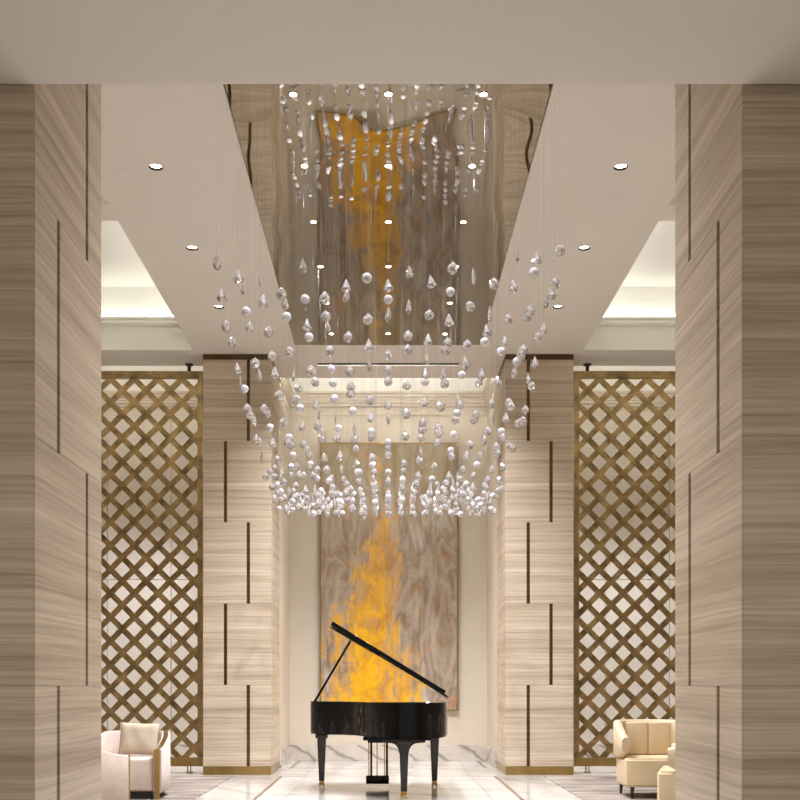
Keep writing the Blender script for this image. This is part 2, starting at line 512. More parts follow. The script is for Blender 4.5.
# walls
bm = bmesh.new()
box(bm, -5.2, 5.2, DB, DB+.1, 0, RZ+.05)
struct('wall_back', bm, [WALLP])
for s, nm in ((-1, 'left'), (1, 'right')):
    bm = bmesh.new(); a, b_ = sorted((s*5.2, s*5.3)); box(bm, a, b_, -3, DB, 0, RZ)
    struct('wall_' + nm, bm, [WALLP])
    bm = bmesh.new(); a, b_ = sorted((s*XI, s*2.3)); box(bm, a, b_, 14.70, DB, 0, 5.72)
    struct('wall_niche_' + nm, bm, [WALLP])
    bm = bmesh.new()
    a, b_ = sorted((s*(XI-.02), s*XI)); box(bm, a, b_, 14.74, DB-.02, 0, .24, .004)
    struct('baseboard_' + nm, bm, [MARB])
    # panels behind the screens
    bm = bmesh.new()
    xs = [2.32, 3.27, 4.23, 5.18]
    for x0, x1 in zip(xs, xs[1:]):
        a, b_ = sorted((s*(x0+.006), s*(x1-.006))); box(bm, a, b_, DB-.03, DB, .24, 2.72, .006); box(bm, a, b_, DB-.03, DB, 2.73, 5.2, .003)
    w = struct('wall_panelling_' + nm, bm, [WALLG])
bm = bmesh.new(); box(bm, -5.2, 5.2, DB-.04, DB, 0, .24, .005)
struct('baseboard_back', bm, [MARB])
# cornice on the back wall (and returns in the niche)
def cornice(bm, x0, x1, y, sgn=-1):
    for z0, z1, p in ((5.20, 5.25, .03), (5.33, 5.37, .06), (5.37, 5.41, .10), (5.45, 5.49, .16), (5.41, 5.45, .12), (5.49, 5.53, .20)):
        box(bm, x0, x1, y+sgn*p if sgn < 0 else y, y if sgn < 0 else y+p, z0, z1, .006)
bm = bmesh.new(); box(bm, -5.2, 5.2, DB-.025, DB, 5.5, RZ)
struct('trim_2', bm, [COVE])
bm = bmesh.new(); cornice(bm, -XI, XI, DB)
for s in (-1, 1):
    a, b_ = sorted((s*2.32, s*5.2)); cornice(bm, a, b_, DB)
    for z0, z1, p in ((5.20, 5.25, .03), (5.33, 5.37, .06), (5.37, 5.41, .10), (5.41, 5.45, .12), (5.45, 5.49, .16), (5.49, 5.53, .20)):
        a, b_ = sorted((s*XI, s*(XI-p*.4))); box(bm, a, b_, 14.76, DB, z0, z1)
struct('trim_1', bm, [WALLP])

# ------------------------------------------------------------------ pillars
MOD = 1.034
def pillar(cx, cy, s, label, seed):
    """s = +1 when the aisle lies to the +x side"""
    rr = random.Random(seed)
    W, Dp = .865, 1.04
    t = thing('stone_pillar', label, 'pillar', (cx, cy, 0), 0, None)
    bmc = bmesh.new(); e = .018
    box(bmc, -W/2+e, W/2-e, -Dp/2+e, Dp/2-e, .11, 5.28)
    mk('bronze_core', bmc, BRONZE, t)
    bmp = bmesh.new(); lay = bmp.loops.layers.float_color.new('rnd')
    strips = []
    def panel(face, u0, u1, z0, z1):
        g = .0006
        if face in 'fb':
            y0, y1 = ((-Dp/2, -Dp/2+e-.001) if face == 'f' else (Dp/2-e+.001, Dp/2))
            fs = box(bmp, u0+g, u1-g, y0, y1, z0+g, z1-g, .0008, 1)
        else:
            x0, x1 = ((W/2-e+.001, W/2) if face == 'r' else (-W/2, -W/2+e-.001))
            fs = box(bmp, x0, x1, u0+g, u1-g, z0+g, z1-g, .0012, 1)
        c = (rr.random(), rr.random(), rr.random(), 1)
        for f in fs:
            for l in f.loops: l[lay] = c
    g2 = .021
    for r in range(5):
        z0, z1 = .11+MOD*r, .11+MOD*(r+1)
        inner = (r % 2 == 0)
        for face in 'fbrl':
            if face in 'fb':
                lim = W/2 - .003
                off = .29 if inner else .58
                u = s*(W/2-off)
            else:
                lim = Dp/2 - .003 - e
                u = -Dp/2 + (.325 if inner else .775)
            if face in 'rl': lim = Dp/2-.003
            panel(face, -lim, u-g2, z0, z1); panel(face, u+g2, lim, z0, z1)
            if face in 'fb':
                sy = -1 if face == 'f' else 1
                a, b_ = sorted((sy*(Dp/2-.012), sy*(Dp/2-e-.002)))
                strips.append((u-g2+.002, u+g2-.002, a, b_, z0+.004, z1-.004))
            else:
                sx = 1 if face == 'r' else -1
                a, b_ = sorted((sx*(W/2-.012), sx*(W/2-e-.002)))
                strips.append((a, b_, u-g2+.002, u+g2-.002, z0+.004, z1-.004))
    mk('stone_cladding', bmp, STONE, t)
    for q in strips:
        b2 = bmesh.new(); box(b2, *q, .002, 1); mk('bronze_inlay', b2, BRONZE, t)
    b2 = bmesh.new(); box(b2, -W/2-.001, W/2+.001, -Dp/2-.001, Dp/2+.001, 0, .108, .002); mk('brass_plinth', b2, BRASS, t)
    b2 = bmesh.new(); box(b2, -W/2-.001, W/2+.001, -Dp/2-.001, Dp/2+.001, 5.282, CZ-.001); mk('bronze_collar', b2, BRONZE, t)
    return t
hw = .865/2
pillar(-XI-hw, 13.65+.52, 1, 'far left pillar of banded beige marble on a brass plinth, left of the painting', 1)
pillar(XI+hw, 13.65+.52, -1, 'far right pillar of banded beige marble on a brass plinth, right of the painting', 2)
pillar(-1.465-hw, 4.447+.52, 1, 'nearest large marble pillar filling the left edge of the photo', 3)
pillar(1.465+hw, 4.447+.52, -1, 'nearest large marble pillar filling the right edge of the photo', 4)

# ------------------------------------------------------------------ lattice screens
def clip(poly, x0, x1, z0, z1):
    def cl(pl, f, g):
        out = []
        for i in range(len(pl)):
            a, b = pl[i-1], pl[i]; fa, fb = f(a), f(b)
            if (fa >= 0) != (fb >= 0):
                t = fa/(fa-fb); out.append((a[0]+t*(b[0]-a[0]), a[1]+t*(b[1]-a[1]), a[2]+t*(b[2]-a[2])))
            if fb >= 0: out.append(b)
        return out
    for f in (lambda p: p[0]-x0, lambda p: x1-p[0], lambda p: p[1]-z0, lambda p: z1-p[1]):
        poly = cl(poly, f, None)
        if not poly: return poly
    return poly
def screen(s, label):
    # local frame: origin at the edge near the aisle, x grows away from it (mirrored with s)
    Wd, Z0, Z1 = 2.1, .093, 5.25
    t = thing('lattice_screen', label, 'screen', (s*2.43, 14.08, 0), 0)
    fx = .066
    bmf = bmesh.new()
    X = lambda a, b: sorted((s*a, s*b))
    box(bmf, *X(0, fx), -.035, .035, Z0+.1, Z1, .003); box(bmf, *X(Wd-fx, Wd), -.035, .035, Z0+.1, Z1, .003)
    box(bmf, *X(fx, Wd-fx), -.035, .035, Z1-.09, Z1, .003); mk('frame', bmf, LATT, t)
    bmf = bmesh.new(); box(bmf, *X(0, Wd), -.045, .045, Z0-.012, Z0+.100, .006); mk('bottom_rail', bmf, BRASS, t)
    bml = bmesh.new(); P = .3125; hwid = .038
    pitch = P/math.sqrt(2); a = .0075; th = .006
    x0, x1, z0, z1 = fx-.004, Wd-fx+.004, Z0+.10, Z1-.086
    r2 = 1/math.sqrt(2); phase = .128-.034-.0 + (.062 if s > 0 else 0) + .025; zc = 5.002
    for fam in (1, -1):
        for k in range(-20, 26):
            # line: local x = xs + fam*(z - zc)
            xs = phase + k*P
            n = 170
            for q in range(n):
                s0 = (q-n*.75)*pitch/4; s1 = s0+pitch/4
                def pt(ss, wd): return (xs+fam*ss*r2 + wd*r2, zc+ss*r2 - fam*wd*r2, ss)
                poly = [pt(s0, -hwid), pt(s0, hwid), pt(s1, hwid), pt(s1, -hwid)]
                poly = clip(poly, x0, x1, z0, z1)
                if len(poly) < 3: continue
                def yo(ss): return fam*a*math.cos(PI*ss/pitch)
                A = [bml.verts.new((s*p[0], yo(p[2])-th, p[1])) for p in poly]
                B = [bml.verts.new((s*p[0], yo(p[2])+th, p[1])) for p in poly]
                try:
                    bml.faces.new(A); bml.faces.new(B[::-1])
                    m_ = len(A)
                    for i in range(m_): bml.faces.new((A[i], A[(i+1) % m_], B[(i+1) % m_], B[i]))
                except Exception: pass
    me = mk('lattice', bml, LATT, t)
    for u in (.18, Wd-.18):
        b2 = bmesh.new(); xx = s*u
        lathe(b2, [(.05, 0), (.05, .008), (.012, .012)], 16, (xx, 0, 0)); tube(b2, (xx-.02, 0, .008), (xx-.02, 0, Z0), .008); tube(b2, (xx+.02, 0, .008), (xx+.02, 0, Z0), .008)
        mk('foot', b2, BRASS, t, 30)
        b2 = bmesh.new()
        lathe(b2, [(.055, 5.349), (.055, 5.335), (.025, 5.32), (.022, 5.25)], 16, (xx, 0, 0)); mk('ceiling_bracket', b2, DARK, t, 30)
    return t
screen(-1, 'tall woven brass lattice screen behind the pink-beige armchairs at left')
screen(1, 'tall woven brass lattice screen behind the cream leather armchairs at right')

# ------------------------------------------------------------------ painting
pt_ = thing('painting', 'tall abstract painting of golden yellow drips on grey, on the niche wall behind the piano', 'painting', (.01, DB-.02, 1.15-.398))
PW, PH = 1.04, 4.03
bm = bmesh.new(); box(bm, -PW+.02, PW-.02, -.05, 0, .02, PH-.02); mk('canvas', bm, PAINT, pt_)
bm = bmesh.new()
for q in ((-PW, -PW+.02, 0, PH), (PW-.02, PW, 0, PH), (-PW+.02, PW-.02, 0, .02), (-PW+.02, PW-.02, PH-.02, PH)):
    box(bm, q[0], q[1], -.065, .018, q[2], q[3], .002)
mk('frame', bm, BRASS, pt_)

# ------------------------------------------------------------------ downlights and added fill spots
def spot(x, y, z, e, ang=95, r=.045, blend=.6, col=(1, 1.01, 1.10)):
    l = bpy.data.lights.new('downlight_and_fill_beam', 'SPOT'); l.energy = e; l.spot_size = math.radians(ang); l.spot_blend = blend  # shared by the real downlights and the added fill spots
    l.shadow_soft_size = r; l.color = col
    o = link(bpy.data.objects.new('downlight_and_fill_beam', l)); o.location = (x, y, z); return o
def fixture(recess):
    t = thing('downlight', '', 'downlight')
    if recess:
        b2 = bmesh.new(); n = 32
        prof = [(LR+.004, .002), (LR+.004, -.002), (LR-.001, -.002), (LR-.003, .0), (LR-.006, .022)]
        lathe(b2, prof, n, cap=False); mk('trim_ring', b2, MATTE, t, 40)
        b2 = bmesh.new(); lathe(b2, [(.001, .016), (LR-.006, .016), (LR-.006, .021), (.001, .021)], n); mk('lamp', b2, LAMP, t)
    else:
        b2 = bmesh.new(); lathe(b2, [(.032, .0), (.032, -.004), (.026, -.006), (.026, -.003)], 24, cap=False); mk('trim_ring', b2, GOLD, t, 40)
        b2 = bmesh.new(); lathe(b2, [(.001, -.010), (.018, -.009), (.025, -.006), (.025, -.002), (.001, -.002)], 24); mk('lamp', b2, LAMP, t)
    return t
pA = fixture(True); first = True
names = {8.72: 'nearest of the three', 10.34: 'middle one of the three', 11.95: 'farthest of the three'}
for s, sd in ((-1, 'left'), (1, 'right')):
    for y in SIDE_L:
        o = pA if first else copy_tree(pA); first = False
        o.location = (s*1.887, y, CZ)
        o['label'] = 'small round recessed downlight in the %s plain ceiling strip, %s' % (sd, names[y])
        o['group'] = 'recessed downlights in the plain ceiling strips'
        spot(s*1.887, y, CZ-.01, 36, 105)
    for y in (5.48, 7.10): spot(s*1.887, y, CZ-.01, 40, 105)  # unseen spots without fixtures, kept for their light on the near pillars
pB = fixture(False); first = True
rows = [7.68+1.035*k for k in range(0, 6)]
ordn = ['nearest row', 'second row', 'third row', 'fourth row', 'fifth row', 'farthest row']
for x, cn in ((-.68, 'left'), (0, 'centre'), (.68, 'right')):
    for k, y in enumerate(rows):
        o = pB if first else copy_tree(pB); first = False
        z = mz(x, y)
        o.location = (x, y, z)
        o['label'] = 'small bright spotlight in the mirrored ceiling panel, %s line, %s' % (cn, ordn[k])
        o['group'] = 'spotlights in the mirrored ceiling'
        spot(x, y, z-.025, 125 if y < 10.5 else 240, 112, .03)
for x in (-.68, 0, .68): spot(x, 6.64, mz(x, 6.64)-.025, 125, 112, .03)  # nearer row out of view: light only, no fixtures
# added fill spots under the low soffit, standing in for unseen lobby light
lob = 0
for x in (-1.3, 1.3):
    for y in (-1.2, 1.0, 3.0):
        spot(x, y, HS-.01, 52, 110)

# unseen spots added to brighten the niche and the wall behind the screens
for x, y, e, an in ((-.4, 14.85, 165, 84), (.4, 14.85, 165, 84), (-2.9, 14.75, 900, 62), (-4.0, 14.75, 1000, 62), (2.9, 14.75, 900, 62), (4.0, 14.75, 900, 62)):
    spot(x, y, RZ-.02, e, an, .06)
# ------------------------------------------------------------------ chandelier
ch = thing('crystal_chandelier', 'chandelier of hundreds of cut crystals on fine wires, hanging from the mirrored ceiling', 'chandelier', (0, 10.2, CZ))
def facet_ball():
    b = bmesh.new(); bmesh.ops.create_icosphere(b, subdivisions=3, radius=.031); return b
def cone():
    b = bmesh.new(); lathe(b, [(.002, .036), (.009, .024), (.022, -.004), (.030, -.018), (.024, -.027), (.012, -.033)], 12)
    for i, v in enumerate(b.verts):
        if i % 2: v.co.x *= .9; v.co.y *= .9
    return b
def tear():
    b = bmesh.new(); lathe(b, [(.002, .046), (.008, .032), (.018, .010), (.023, -.010), (.018, -.028), (.006, -.040)], 10)
    for v in b.verts: v.co.y *= .6
    return b
def nugget():
    b = bmesh.new(); bmesh.ops.create_icosphere(b, subdivisions=2, radius=.029)
    rr = random.Random(3)
    for v in b.verts:
        k = max(0, v.co.z)/.029
        v.co.x *= 1-.45*k*k; v.co.y *= 1-.45*k*k; v.co.z *= 1+.25*k
        v.co += Vector((rr.uniform(-.0018, .0018), rr.uniform(-.0018, .0018), rr.uniform(-.0018, .0018)))
    return b
def shard():
    b = bmesh.new(); lathe(b, [(.002, .050), (.010, .020), (.015, -.020), (.008, -.045)], 5)
    for v in b.verts: v.co.y *= .5
    return b
KIND = {'b': ('ball_crystal', facet_ball, BALLG), 'c': ('cone_crystal', cone, CLEAR), 'd': ('teardrop_crystal', tear, CLEAR),
        'n': ('faceted_crystal', nugget, CLEAR), 't': ('shard_crystal', shard, CLEAR)}
HEAD = {'b': .031, 'c': .036, 'd': .046, 'n': .038, 't': .050}
# hanging plan: strings stand on a grid, 14 cm apart across the hall; per line: distance, height above eye, kind
LINES = [(-8, [(7.02, 2.76, 'd'), (7.23, 2.62, 'c'), (7.41, 2.47, 'n'), (7.70, 2.45, 'n'), (7.98, 2.35, 'c'), (8.14, 2.29, 't'), (8.36, 2.30, 'b'), (8.54, 2.19, 'n'), (8.70, 2.18, 'n'), (8.96, 2.20, 'd'), (9.09, 2.08, 'c'), (9.30, 2.10, 'n'), (9.52, 2.01, 't'), (9.84, 1.90, 'n'), (10.17, 2.01, 'n'), (10.34, 1.90, 'n'), (10.62, 1.83, 'n')]),
 (-7, [(7.03, 2.67, 'c'), (7.22, 2.67, 'd'), (7.40, 2.57, 'b'), (7.58, 2.52, 'n'), (7.90, 2.36, 'n'), (8.17, 2.35, 'd'), (8.47, 2.17, 'n'), (8.68, 2.19, 'n'), (8.90, 2.13, 'b'), (9.13, 2.06, 'c'), (9.46, 1.98, 'n'), (9.86, 1.95, 'c'), (10.09, 1.90, 'n')]),
 (-6, [(7.03, 2.65, 't'), (7.20, 2.57, 'c'), (7.50, 2.46, 'n'), (7.76, 2.37, 'n'), (7.96, 2.31, 'c'), (8.25, 2.22, 'n'), (8.57, 2.09, 'n'), (9.09, 2.09, 'b'), (8.99, 2.02, 'n'), (9.27, 2.06, 'n'), (9.47, 2.02, 'b'), (9.88, 2.01, 'd'), (10.10, 1.97, 'n')]),
 (-5, [(7.01, 2.55, 'n'), (7.28, 2.58, 'd'), (7.39, 2.53, 'b'), (7.65, 2.37, 'n'), (7.97, 2.31, 't'), (8.37, 2.31, 'n'), (8.19, 2.17, 'n'), (8.51, 2.19, 'b'), (8.71, 2.10, 'c'), (8.87, 1.98, 'n'), (9.25, 2.02, 'n'), (9.48, 2.02, 'n'), (9.66, 1.98, 'b'), (9.98, 1.94, 'n')]),
 (-4, [(7.05, 2.74, 'd'), (7.22, 2.59, 'b'), (7.40, 2.48, 'c'), (7.58, 2.45, 'b'), (7.78, 2.27, 'n'), (8.21, 2.31, 'n'), (8.32, 2.17, 'c'), (8.68, 2.19, 'd'), (8.49, 2.04, 'n'), (8.94, 2.10, 'n'), (9.07, 2.07, 'n'), (9.35, 1.98, 'c'), (9.73, 1.94, 'n'), (10.14, 1.92, 'b')]),
 (-3, [(7.07, 2.54, 'n'), (7.24, 2.48, 'n'), (7.48, 2.49, 'd'), (7.67, 2.38, 'n'), (7.94, 2.33, 'b'), (8.16, 2.29, 'b'), (8.38, 2.23, 'b'), (8.54, 2.12, 't'), (9.06, 2.16, 'b'), (8.79, 2.01, 'n'), (9.34, 1.99, 'c'), (9.74, 1.95, 'd'), (10.07, 1.92, 'n')]),
 (-2, [(7.11, 2.64, 'c'), (7.19, 2.60, 'd'), (7.46, 2.41, 'n'), (7.75, 2.26, 'n'), (8.06, 2.23, 'n'), (8.06, 2.18, 'n'), (8.52, 2.17, 'b'), (8.77, 2.08, 't'), (9.03, 2.06, 'n'), (9.31, 2.04, 'n'), (9.46, 1.95, 'c'), (9.76, 1.93, 'b'), (10.09, 1.90, 'n')]),
 (-1, [(7.03, 2.66, 'b'), (7.42, 2.52, 'n'), (7.66, 2.42, 'c'), (7.86, 2.34, 'd'), (8.32, 2.20, 'n'), (8.56, 2.13, 'c'), (8.84, 2.08, 'b'), (8.92, 2.05, 'n'), (9.43, 1.99, 'n'), (9.66, 1.97, 'b'), (10.02, 1.93, 'd'), (10.48, 1.94, 'n')]),
 (0, [(7.08, 2.63, 'c'), (7.20, 2.58, 'b'), (7.38, 2.54, 'd'), (7.80, 2.39, 'n'), (7.98, 2.33, 'n'), (8.12, 2.29, 'n'), (8.44, 2.20, 'c'), (8.64, 2.14, 'd'), (9.14, 2.06, 'b'), (9.28, 2.04, 'n'), (9.48, 2.02, 'n'), (9.92, 1.96, 'b'), (10.28, 1.94, 'n'), (10.82, 1.92, 'n'), (11.14, 1.91, 'b'), (11.64, 1.92, 'n'), (12.00, 1.91, 'b')]),
 (1, [(7.03, 2.69, 'd'), (7.35, 2.58, 'd'), (7.61, 2.47, 'n'), (7.77, 2.42, 'n'), (8.13, 2.26, 'n'), (8.55, 2.15, 'n'), (8.92, 2.06, 'n'), (9.53, 1.96, 'n'), (9.77, 1.94, 'n'), (10.21, 1.94, 'b'), (10.69, 1.96, 'n')]),
 (2, [(7.04, 2.64, 'c'), (7.39, 2.54, 'n'), (7.57, 2.43, 'c'), (7.77, 2.37, 't'), (8.08, 2.34, 'c'), (8.19, 2.31, 'b'), (8.42, 2.22, 'c'), (8.79, 2.14, 'n'), (8.92, 2.11, 'n'), (9.20, 2.11, 'n'), (9.34, 2.02, 'd'), (9.64, 2.01, 'n'), (9.96, 1.94, 'c'), (10.48, 1.96, 'n')]),
 (3, [(7.03, 2.72, 'n'), (7.25, 2.65, 'b'), (7.43, 2.52, 'c'), (7.62, 2.42, 'n'), (7.82, 2.43, 'n'), (8.17, 2.36, 'd'), (7.96, 2.23, 'n'), (8.56, 2.21, 'n'), (8.99, 2.15, 'n'), (8.90, 2.08, 'n'), (9.26, 2.08, 'n'), (9.76, 1.98, 'n'), (10.32, 1.97, 'b')]),
 (4, [(7.06, 2.68, 't'), (7.36, 2.59, 'n'), (7.64, 2.41, 'n'), (7.79, 2.33, 'd'), (8.16, 2.35, 'b'), (8.63, 2.29, 'd'), (8.39, 2.18, 'n'), (8.75, 2.21, 'b'), (8.95, 2.20, 'n'), (9.15, 2.13, 'b'), (9.59, 2.09, 'b'), (9.52, 2.02, 'n'), (9.91, 1.93, 'c'), (10.42, 1.95, 'n')]),
 (5, [(7.11, 2.65, 'n'), (7.39, 2.55, 't'), (7.62, 2.51, 'c'), (7.81, 2.49, 'b'), (8.07, 2.33, 'd'), (8.29, 2.33, 'n'), (8.57, 2.15, 'n'), (8.77, 2.16, 'n'), (9.20, 2.05, 'n'), (9.61, 2.05, 'c'), (10.06, 2.01, 'n'), (10.49, 2.00, 'n')]),
 (6, [(7.01, 2.81, 'd'), (7.23, 2.68, 'c'), (7.51, 2.55, 'n'), (7.76, 2.48, 'c'), (8.00, 2.48, 'b'), (8.30, 2.33, 'n'), (8.74, 2.28, 'n'), (8.58, 2.14, 't'), (9.05, 2.13, 'n'), (9.43, 2.15, 'd'), (9.84, 2.09, 'd'), (10.17, 2.08, 'b'), (10.53, 2.05, 'n')]),
 (7, [(7.08, 2.81, 'c'), (7.22, 2.77, 'b'), (7.43, 2.58, 'n'), (7.59, 2.60, 'n'), (7.81, 2.43, 'n'), (7.93, 2.43, 'n'), (8.18, 2.46, 'b'), (8.34, 2.42, 'd'), (8.76, 2.30, 'n'), (8.58, 2.22, 'n'), (8.94, 2.22, 'c'), (9.30, 2.19, 'b'), (9.18, 2.11, 'n'), (9.73, 2.15, 'n'), (9.59, 2.06, 'n'), (10.15, 2.03, 'n'), (10.56, 2.01, 'n')]),
 (8, [(7.01, 2.83, 'n'), (7.22, 2.69, 'n'), (7.39, 2.69, 'c'), (7.63, 2.72, 'd'), (7.75, 2.57, 'c'), (8.01, 2.59, 'n'), (8.20, 2.46, 'c'), (8.58, 2.44, 'd'), (8.40, 2.33, 'n'), (8.77, 2.24, 'n'), (8.93, 2.19, 'n'), (9.27, 2.25, 'n'), (9.92, 2.20, 'n'), (9.65, 2.12, 'n'), (10.49, 2.12, 'n'), (10.87, 2.07, 'n')])]
pieces = []
for k, row in LINES:
    for (D, h, c) in row: pieces.append([k*.14, D, EYE+h, c])
def hmean(D): 
    if D < 11.5: return 1.93
    return 1.93 + .10*(D-11.5)**2
rr = random.Random(11)
for k in range(-8, 9):
    D = 10.45
    while D < 13.15:
        D += rr.uniform(.13, .22)
        lo = 168.0*D/F
        m = hmean(D) + .04*(k/8)**2
        h = max(lo + rr.uniform(0, .04), m + rr.gauss(0, .085))
        n = rr.choice((1, 1, 2))
        for q in range(n):
            pieces.append([k*.14, D, EYE+h+q*.085, rr.choice('bbnnncdt')])
byk = {}
for p in pieces: byk.setdefault(p[3], []).append(p)
for c, lst in byk.items():
    nm, fn, mat = KIND[c]
    lst.sort(key=lambda p: p[1])
    pb = fn(); proto = mk(nm, pb, mat, ch)
    me = proto.data
    for i, p in enumerate(lst[:100]):
        o = proto if i == 0 else link(proto.copy())
        o.parent = ch
        o.location = (p[0], p[1]-10.2, p[2]-CZ); o.rotation_euler = (rr.uniform(-.12, .12), rr.uniform(-.12, .12), rr.uniform(0, 6.28))
        s_ = rr.uniform(.98, 1.1) * (1.0 if c == 'b' else 1.18); o.scale = (s_,)*3
    if len(lst) > 100:
        bm = bmesh.new()
        for p in lst[100:]:
            s_ = rr.uniform(.98, 1.1) * (1.0 if c == 'b' else 1.15)
            tmp = fn(); tmp.transform(Matrix.Translation((p[0], p[1]-10.2, p[2]-CZ)) @ Matrix.Rotation(rr.uniform(0, 6.28), 4, 'Z') @ Matrix.Scale(s_, 4))
            m2 = bpy.data.meshes.new('t'); tmp.to_mesh(m2); tmp.free(); bm.from_mesh(m2); bpy.data.meshes.remove(m2)
        o = mk(nm, bm, mat, ch); o['kind'] = 'stuff'
# wires: one per string of crystals
seen = {}
for p in pieces:
    key = (round(p[0], 3), round(p[1], 2))
    if key not in seen or p[2] < seen[key][0]: seen[key] = (p[2], p[3])
ws = sorted(seen.items(), key=lambda t: t[0][1])
def wire(b, x, y, z): tube(b, (x, y-10.2, z-CZ+.02), (x, y-10.2, mz(x, y)-CZ-.001), .00045, None, 4)
for (x, y), (z, c) in ws[:100]:
    b = bmesh.new(); wire(b, x, y, z); mk('hanging_wire', b, WIRE, ch)
b = bmesh.new()
for (x, y), (z, c) in ws[100:]: wire(b, x, y, z)
o = mk('hanging_wire', b, WIRE, ch); o['kind'] = 'stuff'

# ------------------------------------------------------------------ grand piano
PX, PY = -.13, 11.3
pn = thing('grand_piano', 'black lacquered grand piano with its lid raised, on the white marble before the painting', 'piano', (PX, PY, 0))
plan = [(.612, 12.25), (.612, 11.9), (.612, 11.4), (.608, 11.02), (.585, 10.80), (.53, 10.62), (.40, 10.50), (.24, 10.45), (.07, 10.47), (-.08, 10.56), (-.19, 10.71),
        (-.27, 10.90), (-.36, 11.08), (-.50, 11.22), (-.66, 11.32), (-.775, 11.42), (-.835, 11.56), (-.845, 11.75), (-.845, 12.25)]
cur = catmull([(x, y, 0) for x, y in plan], 5)
cur = [(p.x-PX, p.y-PY) for p in cur]
def offset(c, d):
    out = []
    for i, p in enumerate(c):
        a = Vector(c[max(0, i-1)]); b = Vector(c[min(len(c)-1, i+1)]); t = (b-a).normalized()
        out.append((p[0]+t.y*d, p[1]-t.x*d))   # right of travel
    return out
# travelling from bass side round the tail to the treble side: inside lies to the right
inn = offset(cur, .04) if False else offset(cur, -.04)
cen = Vector((sum(p[0] for p in cur)/len(cur), sum(p[1] for p in cur)/len(cur)))
if (Vector(inn[3])-cen).length > (Vector(cur[3])-cen).length: inn = offset(cur, .04); SG = 1
else: SG = -1
RZ0, RZ1 = .64, .972
b = bmesh.new()
prism(b, cur + inn[::-1], RZ0, RZ1)
bev = [e for e in b.edges if abs(e.verts[0].co.z-e.verts[1].co.z) < 1e-5 and len(e.link_faces) == 2]
bmesh.ops.bevel(b, geom=bev, offset=.004, segments=2, affect='EDGES')
mk('rim', b, BLACK, pn, 40)
in2 = offset(cur, SG*.012)
b = bmesh.new(); prism(b, in2, .625, .655); mk('bottom_moulding', b, BLACK, pn, 40)
b = bmesh.new(); prism(b, offset(cur, SG*.042), .80, .815); mk('soundboard', b, SPRUCE, pn)
b = bmesh.new(); prism(b, offset(cur, SG*.07), .865, .885); mk('iron_plate', b, IRON, pn)
# under-frame beams
b = bmesh.new()
box(b, -.25-PX, .45-PX, 10.95-PY, 11.07-PY, .60, .626, .004); box(b, -.72-PX, -.5-PX, 11.75-PY, 11.85-PY, .60, .626); box(b, .05-PX, .13-PX, 10.75-PY, 12.1-PY, .605, .626)
box(b, -.25-PX, .42-PX, 10.62-PY, 10.74-PY, .595, .626, .004)
mk('under_frame', b, BLACK, pn)
# keyboard end
b = bmesh.new(); box(b, -.862-PX, .597-PX, 11.95-PY, 12.43-PY, .60, .68, .006); mk('key_bed', b, BLACK, pn)
b = bmesh.new()
for x0, x1 in ((-.862, -.76), (.495, .597)): box(b, x0-PX, x1-PX, 12.24-PY, 12.43-PY, .68, .86, .012)
mk('key_cheeks', b, BLACK, pn)
b = bmesh.new(); box(b, -.75-PX, .485-PX, 12.20-PY, 12.235-PY, .70, .95, .006); fbd = mk('fallboard', b, BLACK, pn)
b = bmesh.new(); kw = 1.225/52
for i in range(52): box(b, -.745-PX+i*kw+.0006, -.745-PX+(i+1)*kw-.0006, 12.24-PY, 12.39-PY, .685, .705, .001, 1)
kb = mk('keyboard', b, IVORY, pn)
b = bmesh.new()
for i in range(51):
    if i % 7 in (0, 1, 3, 4, 5): box(b, -.745-PX+(i+1)*kw-.005, -.745-PX+(i+1)*kw+.005, 12.24-PY, 12.335-PY, .705, .717, .001, 1)
mk('black_keys', b, EBONY, kb)
# music desk lying folded
b = bmesh.new(); box(b, -.5-PX, .25-PX, 11.95-PY, 12.17-PY, .905, .925, .004); mk('music_desk', b, BLACK, pn)
# legs
def leg(x, y, w0, w1, ztop, zb=.07):
    b = bmesh.new()
    for (z0, z1, a, c) in ((zb, ztop-.05, w1, w0),):
        vs = [b.verts.new((x+sx*a/2, y+sy*a/2, z0)) for sx, sy in ((-1, -1), (1, -1), (1, 1), (-1, 1))]
        vt = [b.verts.new((x+sx*c/2, y+sy*c/2, z1)) for sx, sy in ((-1, -1), (1, -1), (1, 1), (-1, 1))]
        for i in range(4): b.faces.new((vs[i], vs[(i+1) % 4], vt[(i+1) % 4], vt[i]))
        b.faces.new(vs); b.faces.new(vt)
    bmesh.ops.bevel(b, geom=b.edges[:], offset=.005, segments=2, affect='EDGES')
    box(b, x-w0/2-.018, x+w0/2+.018, y-w0/2-.018, y+w0/2+.018, ztop-.05, ztop, .005)
    return b
def caster(parent, x, y):
    b = bmesh.new()
    lathe(b, [(.028, .075), (.030, .062), (.018, .052), (.016, .045)], 16, (x, y, 0))
    for s in (-1, 1):
        bb = bmesh.new(); lathe(bb, [(.010, -.008), (.025, -.008), (.025, .008), (.010, .008)], 18)
        bb.transform(Matrix.Translation((x+s*.022, y, .0255)) @ Matrix.Rotation(PI/2, 4, 'Y'))
        m2 = bpy.data.meshes.new('t'); bb.to_mesh(m2); bb.free(); b.from_mesh(m2); bpy.data.meshes.remove(m2)
    box(b, x-.032, x+.032, y-.008, y+.008, .03, .052, .003)
    tube(b, (x-.034, y, .0255), (x+.034, y, .0255), .006)
    mk('caster', b, GOLD, parent, 35)
for (x, y, w0, w1) in ((-.745, 12.03, .10, .058), (.517, 12.03, .10, .058)):
    l = mk('leg', leg(x-PX, y-PY, w0, w1, .60), BLACKW, pn, 30); caster(l, x-PX, y-PY)
